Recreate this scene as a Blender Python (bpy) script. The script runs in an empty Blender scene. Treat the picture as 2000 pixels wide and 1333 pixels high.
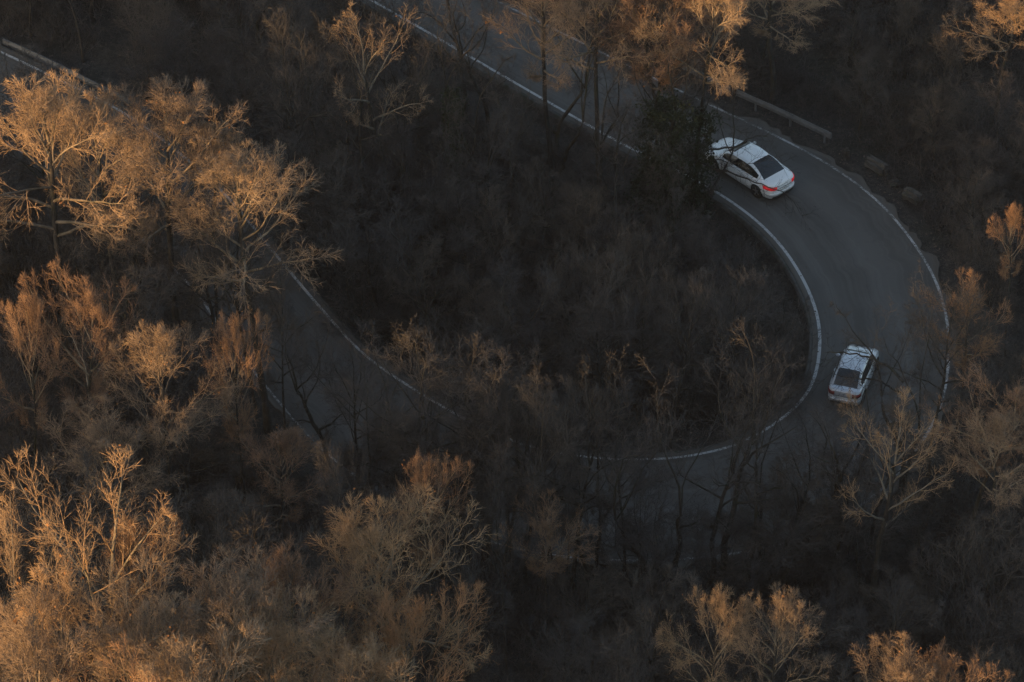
import bpy, bmesh, math, random
import numpy as np
from mathutils import Vector, Matrix
R = math.radians
scene = bpy.context.scene
COL = scene.collection

# ------------------------------------------------------------------ camera
DIST, PITCH, FPX = 180.0, R(38.7), 8150.0          # metres, down from horizontal, focal length in photo pixels
cam_d = bpy.data.cameras.new('camera'); cam = bpy.data.objects.new('camera', cam_d); COL.objects.link(cam)
cam.location = (0, -DIST*math.cos(PITCH), DIST*math.sin(PITCH))
cam.rotation_euler = (math.pi/2-PITCH, 0, 0)
cam_d.sensor_width = 36; cam_d.lens = 36*FPX/2000; cam_d.clip_start = 1; cam_d.clip_end = 6000
scene.camera = cam

# ------------------------------------------------------------------ light
SUN_EL = R(9.0)
SUN_U = np.array([0.80, 0.60])                       # horizontal direction in which the light travels
SHADE_H = 8.8                                       # height of the unseen added ridge's shadow edge over the middle of the bend
w = bpy.data.worlds.new('World'); scene.world = w; w.use_nodes = True
nt = w.node_tree; nt.nodes.clear()
sky = nt.nodes.new('ShaderNodeTexSky'); sky.sky_type = 'NISHITA'; sky.sun_disc = False
sky.sun_elevation = SUN_EL; sky.sun_rotation = math.atan2(-SUN_U[0], -SUN_U[1])
sky.air_density = 1.0; sky.dust_density = 1.8; sky.ozone_density = 0.6
bg = nt.nodes.new('ShaderNodeBackground'); bg.inputs['Strength'].default_value = 0.145
out = nt.nodes.new('ShaderNodeOutputWorld')
nt.links.new(sky.outputs[0], bg.inputs[0]); nt.links.new(bg.outputs[0], out.inputs[0])
sd = bpy.data.lights.new('sun', 'SUN'); sd.energy = 5.0; sd.angle = R(0.6); sd.color = (1.0, 0.57, 0.21)
sun = bpy.data.objects.new('sun', sd); COL.objects.link(sun)
ld = Vector((SUN_U[0]*math.cos(SUN_EL), SUN_U[1]*math.cos(SUN_EL), -math.sin(SUN_EL)))
sun.rotation_euler = ld.to_track_quat('-Z', 'Y').to_euler()
sun.location = (-60, -50, 60)
scene.view_settings.view_transform = 'Standard'; scene.view_settings.look = 'None'
scene.view_settings.gamma = 1; scene.view_settings.exposure = 1.33
scene.cycles.use_denoising = True; scene.cycles.denoiser = 'OPENIMAGEDENOISE'; scene.cycles.denoising_prefilter = 'NONE'; scene.cycles.denoising_input_passes = 'RGB_ALBEDO_NORMAL'
scene.render.engine = 'CYCLES'
scene.cycles.max_bounces = 5; scene.cycles.diffuse_bounces = 2; scene.cycles.glossy_bounces = 2
scene.cycles.transparent_max_bounces = 8

HAZE = 0.00019
rng = np.random.default_rng(7)
random.seed(7)

# ------------------------------------------------------------------ helpers
CAM = np.array(cam.location); SP, CP = math.sin(PITCH), math.cos(PITCH)
def at(px, py, h=0.0):
    """photo pixel -> point of the place at height h"""
    d = np.array([(px-1000)/FPX, CP - (py-666.5)/FPX*-(-SP)*1.0, 0.0])
    up = np.array([0, SP, CP]); fw = np.array([0, CP, -SP])
    d = fw + np.array([(px-1000)/FPX, 0, 0]) - (py-666.5)/FPX*up
    t = (h-CAM[2])/d[2]
    return CAM + t*d
def proj(p):
    q = np.asarray(p, float)-CAM
    z = q[..., 1]*CP - q[..., 2]*SP; u = q[..., 1]*SP + q[..., 2]*CP
    return np.stack([1000+FPX*q[..., 0]/z, 666.5-FPX*u/z], -1)
def shade_h(x, y):
    return SHADE_H - math.tan(SUN_EL)*(SUN_U[0]*x+SUN_U[1]*y)

def tag(o, label=None, cat=None, group=None, kind=None):
    if label: o['label'] = label
    if cat: o['category'] = cat
    if group: o['group'] = group
    if kind: o['kind'] = kind
    return o
def empty(name, loc=(0, 0, 0), rz=0.0, s=(1, 1, 1)):
    o = bpy.data.objects.new(name, None); COL.objects.link(o)
    o.location = loc; o.rotation_euler = (0, 0, rz); o.scale = s; o.empty_display_size = .3
    return o
def link(name, me, parent=None, mats=None):
    o = bpy.data.objects.new(name, me); COL.objects.link(o)
    if parent: o.parent = parent
    if mats is not None:
        for m in (mats if isinstance(mats, (list, tuple)) else [mats]): me.materials.append(m)
    return o
def mk_mesh(name, V, faces, mat_idx=None, smooth=True):
    """faces: list of (k,n) int arrays, one per polygon size"""
    me = bpy.data.meshes.new(name)
    V = np.asarray(V, np.float32).reshape(-1, 3)
    me.vertices.add(len(V)); me.vertices.foreach_set('co', V.ravel())
    fl = [np.asarray(f, np.int32) for f in faces if len(f)]
    idx = np.concatenate([f.ravel() for f in fl]); tot = np.concatenate([np.full(len(f), f.shape[1], np.int32) for f in fl])
    me.loops.add(len(idx)); me.loops.foreach_set('vertex_index', idx)
    me.polygons.add(len(tot)); st = np.concatenate([[0], np.cumsum(tot)[:-1]]).astype(np.int32)
    me.polygons.foreach_set('loop_start', st); me.polygons.foreach_set('loop_total', tot)
    if smooth: me.polygons.foreach_set('use_smooth', np.ones(len(tot), bool))
    if mat_idx is not None: me.polygons.foreach_set('material_index', np.asarray(mat_idx, np.int32))
    me.update(calc_edges=True); me.validate()
    return me
def norm(v): return v/np.maximum(np.linalg.norm(v, axis=-1, keepdims=True), 1e-9)

# smooth value noise on numpy arrays
_tab = np.random.default_rng(3).random((256, 256))
def vnoise(x, y):
    xi = np.floor(x).astype(int); yi = np.floor(y).astype(int); fx = x-xi; fy = y-yi
    fx = fx*fx*(3-2*fx); fy = fy*fy*(3-2*fy)
    a = _tab[xi & 255, yi & 255]; b = _tab[(xi+1) & 255, yi & 255]; c = _tab[xi & 255, (yi+1) & 255]; d = _tab[(xi+1) & 255, (yi+1) & 255]
    return (a*(1-fx)+b*fx)*(1-fy)+(c*(1-fx)+d*fx)*fy

# ------------------------------------------------------------------ materials
class M:
    def __init__(s, name, rough=.8, spec=.3):
        s.m = bpy.data.materials.new(name); s.m.use_nodes = True; s.t = s.m.node_tree; s.t.nodes.clear()
        s.b = s.t.nodes.new('ShaderNodeBsdfPrincipled'); s.o = s.t.nodes.new('ShaderNodeOutputMaterial')
        s.l(s.b.outputs[0], s.o.inputs[0]); s.b.inputs['Roughness'].default_value = rough
        s.b.inputs['Specular IOR Level'].default_value = spec
    def l(s, a, b): s.t.links.new(a, b)
    def n(s, typ, **k):
        x = s.t.nodes.new(typ)
        for a, v in k.items(): setattr(x, a, v)
        return x
    def noise(s, scale, detail=4, rough=.55, vec=None, dist=0):
        x = s.n('ShaderNodeTexNoise'); x.inputs['Scale'].default_value = scale; x.inputs['Detail'].default_value = detail
        x.inputs['Roughness'].default_value = rough; x.inputs['Distortion'].default_value = dist
        if vec is not None: s.l(vec, x.inputs['Vector'])
        return x.outputs['Fac']
    def coord(s, which='Object'): return s.n('ShaderNodeTexCoord').outputs[which]
    def pos(s): return s.n('ShaderNodeNewGeometry').outputs['Position']
    def ramp(s, fac, stops):
        x = s.n('ShaderNodeValToRGB'); r = x.color_ramp
        while len(r.elements) < len(stops): r.elements.new(.5)
        for e, (p, c) in zip(r.elements, stops): e.position = p; e.color = (*c, 1) if len(c) == 3 else c
        s.l(fac, x.inputs[0]); return x.outputs[0]
    def math(s, op, a, b=None, c=None):
        x = s.n('ShaderNodeMath', operation=op)
        for i, v in enumerate((a, b, c)):
            if v is None: continue
            if isinstance(v, (int, float)): x.inputs[i].default_value = v
            else: s.l(v, x.inputs[i])
        return x.outputs[0]
    def mix(s, fac, a, b, mode='MIX'):
        x = s.n('ShaderNodeMix', data_type='RGBA', blend_type=mode)
        for i, v in ((0, fac), (6, a), (7, b)):
            if isinstance(v, (int, float)): x.inputs[i].default_value = v
            elif isinstance(v, tuple): x.inputs[i].default_value = (*v, 1)
            else: s.l(v, x.inputs[i])
        return x.outputs[2]
    def col(s, c):
        if isinstance(c, tuple): s.b.inputs['Base Color'].default_value = (*c, 1)
        else: s.l(c, s.b.inputs['Base Color'])
        return s
    def bump(s, h, dist=.01, st=1):
        x = s.n('ShaderNodeBump'); x.inputs['Distance'].default_value = dist; x.inputs['Strength'].default_value = st
        s.l(h, x.inputs['Height']); s.l(x.outputs[0], s.b.inputs['Normal']); return s
    def rnd(s): return s.n('ShaderNodeObjectInfo').outputs['Random']

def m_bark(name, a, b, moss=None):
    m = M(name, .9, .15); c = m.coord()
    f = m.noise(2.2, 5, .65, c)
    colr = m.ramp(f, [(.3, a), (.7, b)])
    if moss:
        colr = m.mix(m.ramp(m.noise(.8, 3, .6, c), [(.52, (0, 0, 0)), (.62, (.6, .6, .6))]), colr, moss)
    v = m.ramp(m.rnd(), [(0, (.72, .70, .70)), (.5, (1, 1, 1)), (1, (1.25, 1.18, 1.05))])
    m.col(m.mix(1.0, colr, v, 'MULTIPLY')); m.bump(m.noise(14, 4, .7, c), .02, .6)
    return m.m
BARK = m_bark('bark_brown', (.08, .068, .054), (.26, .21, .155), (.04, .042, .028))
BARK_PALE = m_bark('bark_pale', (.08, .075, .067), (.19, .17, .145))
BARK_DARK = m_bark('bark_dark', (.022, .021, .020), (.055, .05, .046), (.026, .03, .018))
def m_twig(name, a, b):
    m = M(name, .85, .2)
    f = m.noise(.9, 3, .5, m.coord())
    c = m.ramp(f, [(.3, a), (.7, b)])
    v = m.ramp(m.rnd(), [(0, (.75, .74, .78)), (.5, (1, 1, 1)), (1, (1.25, 1.12, .95))])
    m.col(m.mix(1.0, c, v, 'MULTIPLY')); return m.m
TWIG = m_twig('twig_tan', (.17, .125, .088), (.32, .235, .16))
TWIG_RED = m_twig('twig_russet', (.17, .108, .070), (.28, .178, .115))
TWIG_SHADED = m_twig('twig_shaded', (.045, .042, .041), (.088, .080, .076))  # darker copy for trees and brush in shade, shade put into the colour
m = M('dry_leaf', .75, .2); m.col(m.ramp(m.noise(3, 2, .5, m.coord()), [(.3, (.12, .055, .022)), (.7, (.26, .13, .05))])); LEAF = m.m
m = M('ivy_leaf', .8, .1); m.col(m.ramp(m.noise(1.6, 3, .6, m.coord()), [(.3, (.016, .020, .012)), (.7, (.034, .042, .024))])); IVY = m.m

m = M('forest_floor', .95, .1); p = m.pos()
f1 = m.noise(.22, 4, .6, p); f2 = m.noise(3.5, 6, .75, p); f3 = m.noise(16, 4, .7, p)
c = m.ramp(f2, [(.28, (.022, .021, .020)), (.5, (.045, .041, .038)), (.72, (.085, .074, .064))])
c = m.mix(m.ramp(f3, [(.55, (0, 0, 0)), (.68, (.8, .8, .8))]), c, (.105, .09, .075))
c = m.mix(m.ramp(f1, [(.5, (0, 0, 0)), (.7, (.35, .35, .35))]), c, (.028, .034, .020))
m.col(c); m.bump(m.math('ADD', f2, f3), .12, .9); GROUND = m.m

m = M('asphalt', .82, .35)
uv = m.n('ShaderNodeUVMap'); sx = m.n('ShaderNodeSeparateXYZ'); m.l(uv.outputs[0], sx.inputs[0])
p = m.pos()
big = m.noise(.28, 4, .6, p); fine = m.noise(34, 3, .7, p); med = m.noise(2.2, 5, .6, p)
c = m.ramp(big, [(.3, (.046, .0425, .0385)), (.7, (.078, .072, .065))])
wear = m.ramp(m.math('ADD', sx.outputs[0], m.math('MULTIPLY', m.math('SUBTRACT', big, .5), .16)),
              [(0, (0, 0, 0)), (.2, (.8, .8, .8)), (.34, (0, 0, 0)), (.56, (1, 1, 1)), (.66, (1, 1, 1)), (.8, (0, 0, 0)), (1, (0, 0, 0))])
c = m.mix(m.math('MULTIPLY', wear, .5), c, (.115, .110, .105))
c = m.mix(m.ramp(med, [(.55, (0, 0, 0)), (.75, (.5, .5, .5))]), c, (.055, .052, .049))
dirt = m.ramp(m.math('ADD', sx.outputs[0], m.math('MULTIPLY', m.math('SUBTRACT', med, .5), .10)), [(.0, (.8, .8, .8)), (.055, (0, 0, 0)), (.94, (0, 0, 0)), (.985, (.9, .9, .9))])
c = m.mix(dirt, c, (.075, .062, .048))
mp = m.n('ShaderNodeMapping'); mp.inputs['Scale'].default_value = (26, 1.1, 1); m.l(uv.outputs[0], mp.inputs[0])
streak = m.noise(1.0, 4, .6, mp.outputs[0]); c = m.mix(m.ramp(streak, [(.48, (0, 0, 0)), (.72, (.55, .55, .55))]), c, (.125, .12, .112))
seam = m.math('ABSOLUTE', m.math('SUBTRACT', m.math('ADD', sx.outputs[0], m.math('MULTIPLY', m.math('SUBTRACT', med, .5), .012)), .47))
c = m.mix(m.ramp(seam, [(0, (.35, .35, .35)), (.003, (.2, .2, .2)), (.005, (0, 0, 0))]), c, (.028, .027, .026))
c = m.mix(m.math('MULTIPLY', fine, .35), c, (.03, .03, .031))
m.col(c); m.bump(fine, .004, .5); ASPHALT = m.m

def m_paint(name, lo, hi):
    m = M(name, .7, .3); p = m.pos()
    wr = m.math('ADD', m.math('MULTIPLY', m.noise(7, 5, .8, p), .7), m.math('MULTIPLY', m.noise(.6, 3, .5, p), .45))
    c = m.mix(m.ramp(wr, [(lo, (0, 0, 0)), (hi, (1, 1, 1))]), (.33, .33, .33), (.07, .068, .065))
    m.col(c); return m.m
PAINT = m_paint('road_paint_worn', .57, .72); PAINT2 = m_paint('road_paint_very_worn', .50, .64)
m = M('old_concrete', .9, .2); p = m.pos(); f = m.noise(2.5, 6, .7, p)
c = m.ramp(f, [(.3, (.035, .034, .032)), (.7, (.09, .086, .08))]); c = m.mix(m.ramp(m.noise(1.1, 3, .6, p), [(.5, (0, 0, 0)), (.65, (.7, .7, .7))]), c, (.03, .034, .022))
m.col(c); m.bump(f, .05, .8); CONCRETE = m.m
m = M('galvanised_steel', .5, .4); f = m.noise(5, 4, .6, m.coord()); m.col(m.ramp(f, [(.3, (.075, .078, .082)), (.7, (.12, .124, .13))])); m.b.inputs['Roughness'].default_value = .7; STEEL = m.m
def m_carpaint(name, c, dirt=.06):
    m = M(name, .32, .5); f = m.noise(2.2, 5, .65, m.coord())
    sz = m.n('ShaderNodeSeparateXYZ'); m.l(m.coord(), sz.inputs[0])
    low = m.ramp(m.math('ADD', sz.outputs[2], m.math('MULTIPLY', f, .25)), [(.25, (.55, .55, .55)), (.8, (dirt, dirt, dirt))])
    m.col(m.mix(low, c, (.16, .145, .12))); m.b.inputs['Coat Weight'].default_value = .5; m.b.inputs['Coat Roughness'].default_value = .08
    return m.m
WHITE = m_carpaint('white_car_paint', (.80, .81, .82)); SILVER = m_carpaint('silver_car_paint', (.60, .63, .68), .08)
m = M('car_glass', .06, .6); m.col(m.ramp(m.noise(1.5, 2, .5, m.coord()), [(.3, (.008, .009, .011)), (.7, (.014, .015, .017))])); GLASS = m.m
m = M('black_trim', .6, .3); m.col(m.ramp(m.noise(6, 3, .5, m.coord()), [(.3, (.012, .012, .012)), (.7, (.022, .022, .022))])); TRIM = m.m
m = M('tyre_rubber', .85, .2); m.col(m.ramp(m.noise(8, 3, .5, m.coord()), [(.3, (.014, .014, .014)), (.7, (.03, .029, .027))])); RUBBER = m.m
m = M('rim_alloy', .35, .5); m.col(m.ramp(m.noise(9, 3, .5, m.coord()), [(.3, (.16, .16, .16)), (.7, (.25, .25, .25))])); m.b.inputs['Metallic'].default_value = .6; RIM = m.m
def m_lamp(name, c, e):
    m = M(name, .2, .5); k = m.ramp(m.noise(12, 2, .5, m.coord()), [(.4, tuple(v*.6 for v in c)), (.7, c)]); m.col(k)
    if e: m.l(k, m.b.inputs['Emission Color']); m.b.inputs['Emission Strength'].default_value = e
    return m.m
TAIL = m_lamp('lit_tail_lamp', (.75, .015, .025), .16); TAIL_OFF = m_lamp('unlit_tail_lamp', (.20, .015, .015), 0)
HEAD = m_lamp('head_lamp_glass', (.5, .5, .5), 0)
m = M('number_plate', .5, .3); m.col(m.ramp(m.noise(3, 2, .5, m.coord()), [(.3, (.5, .5, .48)), (.7, (.6, .6, .58))])); PLATE = m.m

# ------------------------------------------------------------------ road geometry (edge lines measured as pairs)
PAIRS = [((100,-372),(170,-410)), ((400,-190),(480,-240)),((700,-14),(800,-80)),((830,60),(945,-10)),((1080,205),(1210,120)),((1230,290),(1370,198)),((1390,368),(1560,287)),
 ((1500,450),(1700,378)),((1560,530),(1785,475)),((1592,600),(1835,565)),((1602,665),(1855,672)),((1590,745),(1840,790)),
 ((1545,805),(1795,872)),((1460,860),(1730,950)),((1380,885),(1600,1040)),((1280,898),(1430,1084)),((1160,895),(1220,1096)),
 ((1050,877),(1040,1080)),((960,845),(890,1035)),((870,798),(760,972)),((730,710),(640,890)),((660,640),(540,780)),
 ((590,560),(440,655)),((520,475),(378,562)),((455,397),(290,480)),((410,352),(235,432)),((330,282),(155,372)),
 ((240,220),(70,315)),((180,188),(0,272)),((20,110),(-140,205)),((-180,20),(-330,110)),((-500,-130),(-650,-40))]
IN = np.array([at(*a)[:2] for a, b in PAIRS]); OU = np.array([at(*b)[:2] for a, b in PAIRS])
def catmull(P, n):
    P = np.vstack([2*P[0]-P[1], P, 2*P[-1]-P[-2]]); out = []
    for i in range(1, len(P)-2):
        t = np.linspace(0, 1, n, endpoint=False)[:, None]; a, b, c, d = P[i-1], P[i], P[i+1], P[i+2]
        out.append(.5*((2*b)+(-a+c)*t+(2*a-5*b+4*c-d)*t*t+(-a+3*b-3*c+d)*t**3))
    out.append(P[-2][None]); return np.vstack(out)
inn = catmull(IN, 14); oun = catmull(OU, 14)
k5 = np.ones(15)/15
def smooth(P):
    Q = np.pad(P, ((7, 7), (0, 0)), mode='edge'); return np.stack([np.convolve(Q[:, j], k5, 'valid') for j in range(2)], 1)
inn = smooth(inn); oun = smooth(oun)
mid = (inn+oun)/2; half = np.linalg.norm(oun-inn, axis=1)/2
ax = norm(oun-inn)
def road_dist(X, Y):
    """distance outside the asphalt edge (negative on the road) and side (+1 beyond the outer line)"""
    sh = X.shape; P = np.stack([X.ravel(), Y.ravel()], 1); best = np.full(len(P), 1e9); side = np.zeros(len(P))
    for s in range(0, len(P), 20000):
        q = P[s:s+20000]; d = np.linalg.norm(q[:, None]-mid[None], axis=2); j = d.argmin(1); r = np.arange(len(q))
        v = q-mid[j]; lat = (v*ax[j]).sum(1)
        best[s:s+20000] = d[r, j]-half[j]-.35; side[s:s+20000] = np.sign(lat)
    return best.reshape(sh), side.reshape(sh)
def ground_z(X, Y, rd=None, sd=None):
    X = np.asarray(X, float); Y = np.asarray(Y, float)
    if rd is None: rd, sd = road_dist(X, Y)
    n = (vnoise(X*.09+5, Y*.09)-.5)*1.6 + (vnoise(X*.35, Y*.35+9)-.5)*.5 + (vnoise(X*1.3, Y*1.3)-.5)*.16
    k = np.clip((rd-.1)/3.0, 0, 1); k = k*k*(3-2*k)
    drop = np.where(sd < 0, np.clip(rd/.35, 0, 1)*.55 + np.clip((rd-.4)/6, 0, 1)*.5, np.clip(rd/2.0, 0, 1)*.06)
    z = -.07 - drop + k*n
    s = SUN_U[0]*X+SUN_U[1]*Y; t = -SUN_U[1]*X+SUN_U[0]*Y
    RD = 240.0; crest = SHADE_H+math.tan(SUN_EL)*RD
    ridge = (crest+1.6*(vnoise(t*.045, t*0)-.5))*np.exp(-((s+RD)/48.0)**2)*np.clip((520-np.abs(t))/150, 0, 1)  # unseen ridge added to block the low sun below the treetops
    z = z + ridge
    far = np.clip((np.hypot(X, Y)-400)/500, 0, 1); z = z + far*(vnoise(X*.004, Y*.004)*60)
    return z

def gz(x, y): return float(ground_z(np.array([x]), np.array([y]))[0])

# ground: one sheet, fine near the bend and coarser outwards
def axis_pts(a, b, step, far, g=1.16):
    c = list(np.arange(a, b+1e-6, step)); s = step
    while c[-1] < far: s *= g; c.append(c[-1]+min(s, 9 if c[-1] < 380 else 150))
    s = step
    while c[0] > -far: s *= g; c.insert(0, c[0]-min(s, 9 if c[0] > -380 else 150))
    return np.array(c)
gx = axis_pts(-32, 34, .24, 2600); gy = axis_pts(-46, 50, .24, 2600)
GX, GY = np.meshgrid(gx, gy, indexing='ij'); GZ = ground_z(GX, GY)
ni, nj = GX.shape; I = np.arange(ni*nj).reshape(ni, nj)
F = np.stack([I[:-1, :-1], I[1:, :-1], I[1:, 1:], I[:-1, 1:]], -1).reshape(-1, 4)
g = link('ground', mk_mesh('ground', np.stack([GX, GY, GZ], -1), [F]), mats=GROUND); tag(g, kind='structure')

def ribbon(name, A, B, zs, mat, cols=9, uv=True, edge_noise=0.0):
    """sheet between two polylines"""
    t = np.linspace(0, 1, cols)
    P = A[:, None]*(1-t)[None, :, None]+B[:, None]*t[None, :, None]
    V = np.zeros((*P.shape[:2], 3)); V[..., :2] = P; V[..., 2] = zs
    n, c = V.shape[:2]; I = np.arange(n*c).reshape(n, c)
    F = np.stack([I[:-1, :-1], I[:-1, 1:], I[1:, 1:], I[1:, :-1]], -1).reshape(-1, 4)
    nrm = np.cross(V[0, 1]-V[0, 0], V[1, 0]-V[0, 0])
    if nrm[2] < 0: F = F[:, ::-1]
    me = mk_mesh(name, V, [F])
    if uv:
        L = np.concatenate([[0], np.cumsum(np.linalg.norm(np.diff(A, axis=0), axis=1))])
        U = np.stack([np.broadcast_to(t[None], (n, c)), np.broadcast_to(L[:, None]/10, (n, c))], -1).reshape(-1, 2)
        lay = me.uv_layers.new(name='UVMap'); vi = np.zeros(len(me.loops), np.int32); me.loops.foreach_get('vertex_index', vi)
        lay.data.foreach_set('uv', U[vi].astype(np.float32).ravel())
    return link(name, me, mats=mat)
en = (vnoise(np.arange(len(mid))*.35, np.zeros(len(mid)))-.5)[:, None]*1.6+(vnoise(np.arange(len(mid))*.9, np.ones(len(mid)))-.5)[:, None]*.8
a_in = inn-ax*.30; a_ou = oun+ax*(.32+en*.35)
# asphalt as a slab: top sheet plus skirts
road = ribbon('road', a_in, a_ou, 0.0, ASPHALT, 13); tag(road, kind='structure')
def wall_strip(name, A, z0, z1, mat, thick, nrm):
    B = A+nrm*thick; n = len(A); V = np.zeros((n, 4, 3)); V[:, 0, :2] = A; V[:, 0, 2] = z0; V[:, 1, :2] = A; V[:, 1, 2] = z1
    V[:, 2, :2] = B; V[:, 2, 2] = z1; V[:, 3, :2] = B; V[:, 3, 2] = z0
    I = np.arange(n*4).reshape(n, 4); F = np.concatenate([np.stack([I[:-1, j], I[1:, j], I[1:, (j+1) % 4], I[:-1, (j+1) % 4]], -1) for j in range(4)])
    return link(name, mk_mesh(name, V, [F], smooth=False), mats=mat)
tag(wall_strip('road_edge_kerb', a_in, -1.1, -.012, CONCRETE, .16, -ax), kind='structure')
tag(wall_strip('road_edge_shoulder', a_ou-ax*.02, -.35, -.006, ASPHALT, .05, ax), kind='structure')
tag(ribbon('road_line_inner', inn-ax*.07, inn+ax*.07, .004, PAINT, 3), kind='structure')
tag(ribbon('road_line_outer', oun-ax*.06, oun+ax*.06, .004, PAINT2, 3), kind='structure')

# thin winter haze filling the valley air
bm = bmesh.new(); bmesh.ops.create_cube(bm, size=1); bmesh.ops.scale(bm, vec=(5600, 5600, 122), verts=bm.verts)
hme = bpy.data.meshes.new('haze'); bm.to_mesh(hme); bm.free(); hz = link('haze', hme); hz.location = (0, 0, 56)
tag(hz, 'thin pale haze between the viewpoint and the wooded bend', 'haze', kind='stuff')
hm = bpy.data.materials.new('haze_air'); hm.use_nodes = True; hm.node_tree.nodes.clear()
pv = hm.node_tree.nodes.new('ShaderNodeVolumePrincipled'); pv.inputs['Density'].default_value = HAZE; pv.inputs['Anisotropy'].default_value = .72
pv.inputs['Color'].default_value = (.80, .83, .95, 1); ho = hm.node_tree.nodes.new('ShaderNodeOutputMaterial'); hm.node_tree.links.new(pv.outputs[0], ho.inputs['Volume'])
hme.materials.append(hm); scene.cycles.volume_bounces = 0

# ------------------------------------------------------------------ tubes for trees
def perp_frame(d):
    ref = np.where(np.abs(d[..., 2:3]) > .9, np.array([1., 0, 0]), np.array([0, 0, 1.])); a = norm(np.cross(d, ref)); return a, np.cross(d, a)
def tubes(P, Rr, sides):
    """P (n,m,3) polylines, Rr (n,m) radii -> verts, quads, tip triangles"""
    n, m = Rr.shape; d = np.zeros_like(P); d[:, :-1] = P[:, 1:]-P[:, :-1]; d[:, -1] = d[:, -2]; d = norm(d)
    a, b = perp_frame(d); th = np.arange(sides)*2*math.pi/sides
    cap = P[:, -1]
    V = P[:, :-1, None]+Rr[:, :-1, None, None]*(a[:, :-1, None]*np.cos(th)[None, None, :, None]+b[:, :-1, None]*np.sin(th)[None, None, :, None])
    nv = (m-1)*sides; V = V.reshape(n, nv, 3); V = np.concatenate([V, cap[:, None]], 1)
    base = (np.arange(n)*(nv+1))[:, None, None]
    j = np.arange(sides); j2 = (j+1) % sides
    Q = np.zeros((0, 4), np.int64)
    if m > 2:
        k = (np.arange(m-2)*sides)[None, :, None]
        Q = np.stack(np.broadcast_arrays(base+k+j, base+k+j2, base+k+sides+j2, base+k+sides+j), -1).reshape(-1, 4)
    k = (m-2)*sides
    T = np.stack(np.broadcast_arrays(base[:, 0]+k+j, base[:, 0]+k+j2, base[:, 0]+nv+0*j), -1).reshape(-1, 3)
    return V.reshape(-1, 3), Q, T
class Acc:
    def __init__(s): s.V = []; s.Q = []; s.T = []; s.mq = []; s.mt = []; s.n = 0
    def add(s, V, Q, T, mi=0):
        s.V.append(V); s.Q.append(Q+s.n); s.T.append(T+s.n); s.mq.append(np.full(len(Q), mi)); s.mt.append(np.full(len(T), mi)); s.n += len(V)
    def mesh(s, name):
        V = np.concatenate(s.V); Q = np.concatenate(s.Q); T = np.concatenate(s.T)
        return mk_mesh(name, V, [Q, T], np.concatenate([np.concatenate(s.mq)[:len(Q)], np.concatenate(s.mt)]) if len(Q) else np.concatenate(s.mt))
def grow(r, P, D, L, m, wob, trop, grav=0):
    n = len(P); pts = np.zeros((n, m+1, 3)); ds = np.zeros((n, m+1, 3)); pts[:, 0] = P; d = norm(D)
    for j in range(m):
        ds[:, j] = d; pts[:, j+1] = pts[:, j]+d*(L/m)[:, None]
        d = norm(d+r.normal(0, wob, (n, 3))+np.array([0, 0, 1.])*trop)
    ds[:, m] = d; return pts, ds
def children(r, pts, ds, rad, L, k, t0, t1, ang, sd, ratio, tipw=.45):
    n, m1 = rad.shape; m = m1-1
    t = t0+(t1-t0)*(np.arange(k)[None]+r.random((n, k)))/k; x = np.clip(t*m, 0, m-1e-4); j = x.astype(int); f = (x-j)
    ii = np.arange(n)[:, None]
    P = pts[ii, j]*(1-f)[..., None]+pts[ii, j+1]*f[..., None]; d = norm(ds[ii, j]); rr = rad[ii, j]*(1-f)+rad[ii, np.minimum(j+1, m)]*f
    a, b = perp_frame(d); az = np.arange(k)[None]*2.4+r.random((n, 1))*6.28+r.normal(0, .5, (n, k)); al = np.abs(r.normal(ang, sd, (n, k)))
    pv = a*np.cos(az)[..., None]+b*np.sin(az)[..., None]; D = d*np.cos(al)[..., None]+pv*np.sin(al)[..., None]
    LL = L[:, None]*ratio*(1-tipw*t)*r.uniform(.65, 1.2, (n, k))
    return P.reshape(-1, 3), D.reshape(-1, 3), LL.ravel(), rr.ravel()
def env_dist(P, D, C, E):
    p = (P-C)/E; d = D/E; A = (d*d).sum(1); B = (p*d).sum(1); Cc = (p*p).sum(1)-1
    disc = np.maximum(B*B-A*Cc, 0); return np.maximum((-B+np.sqrt(disc))/A, .05)

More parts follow.
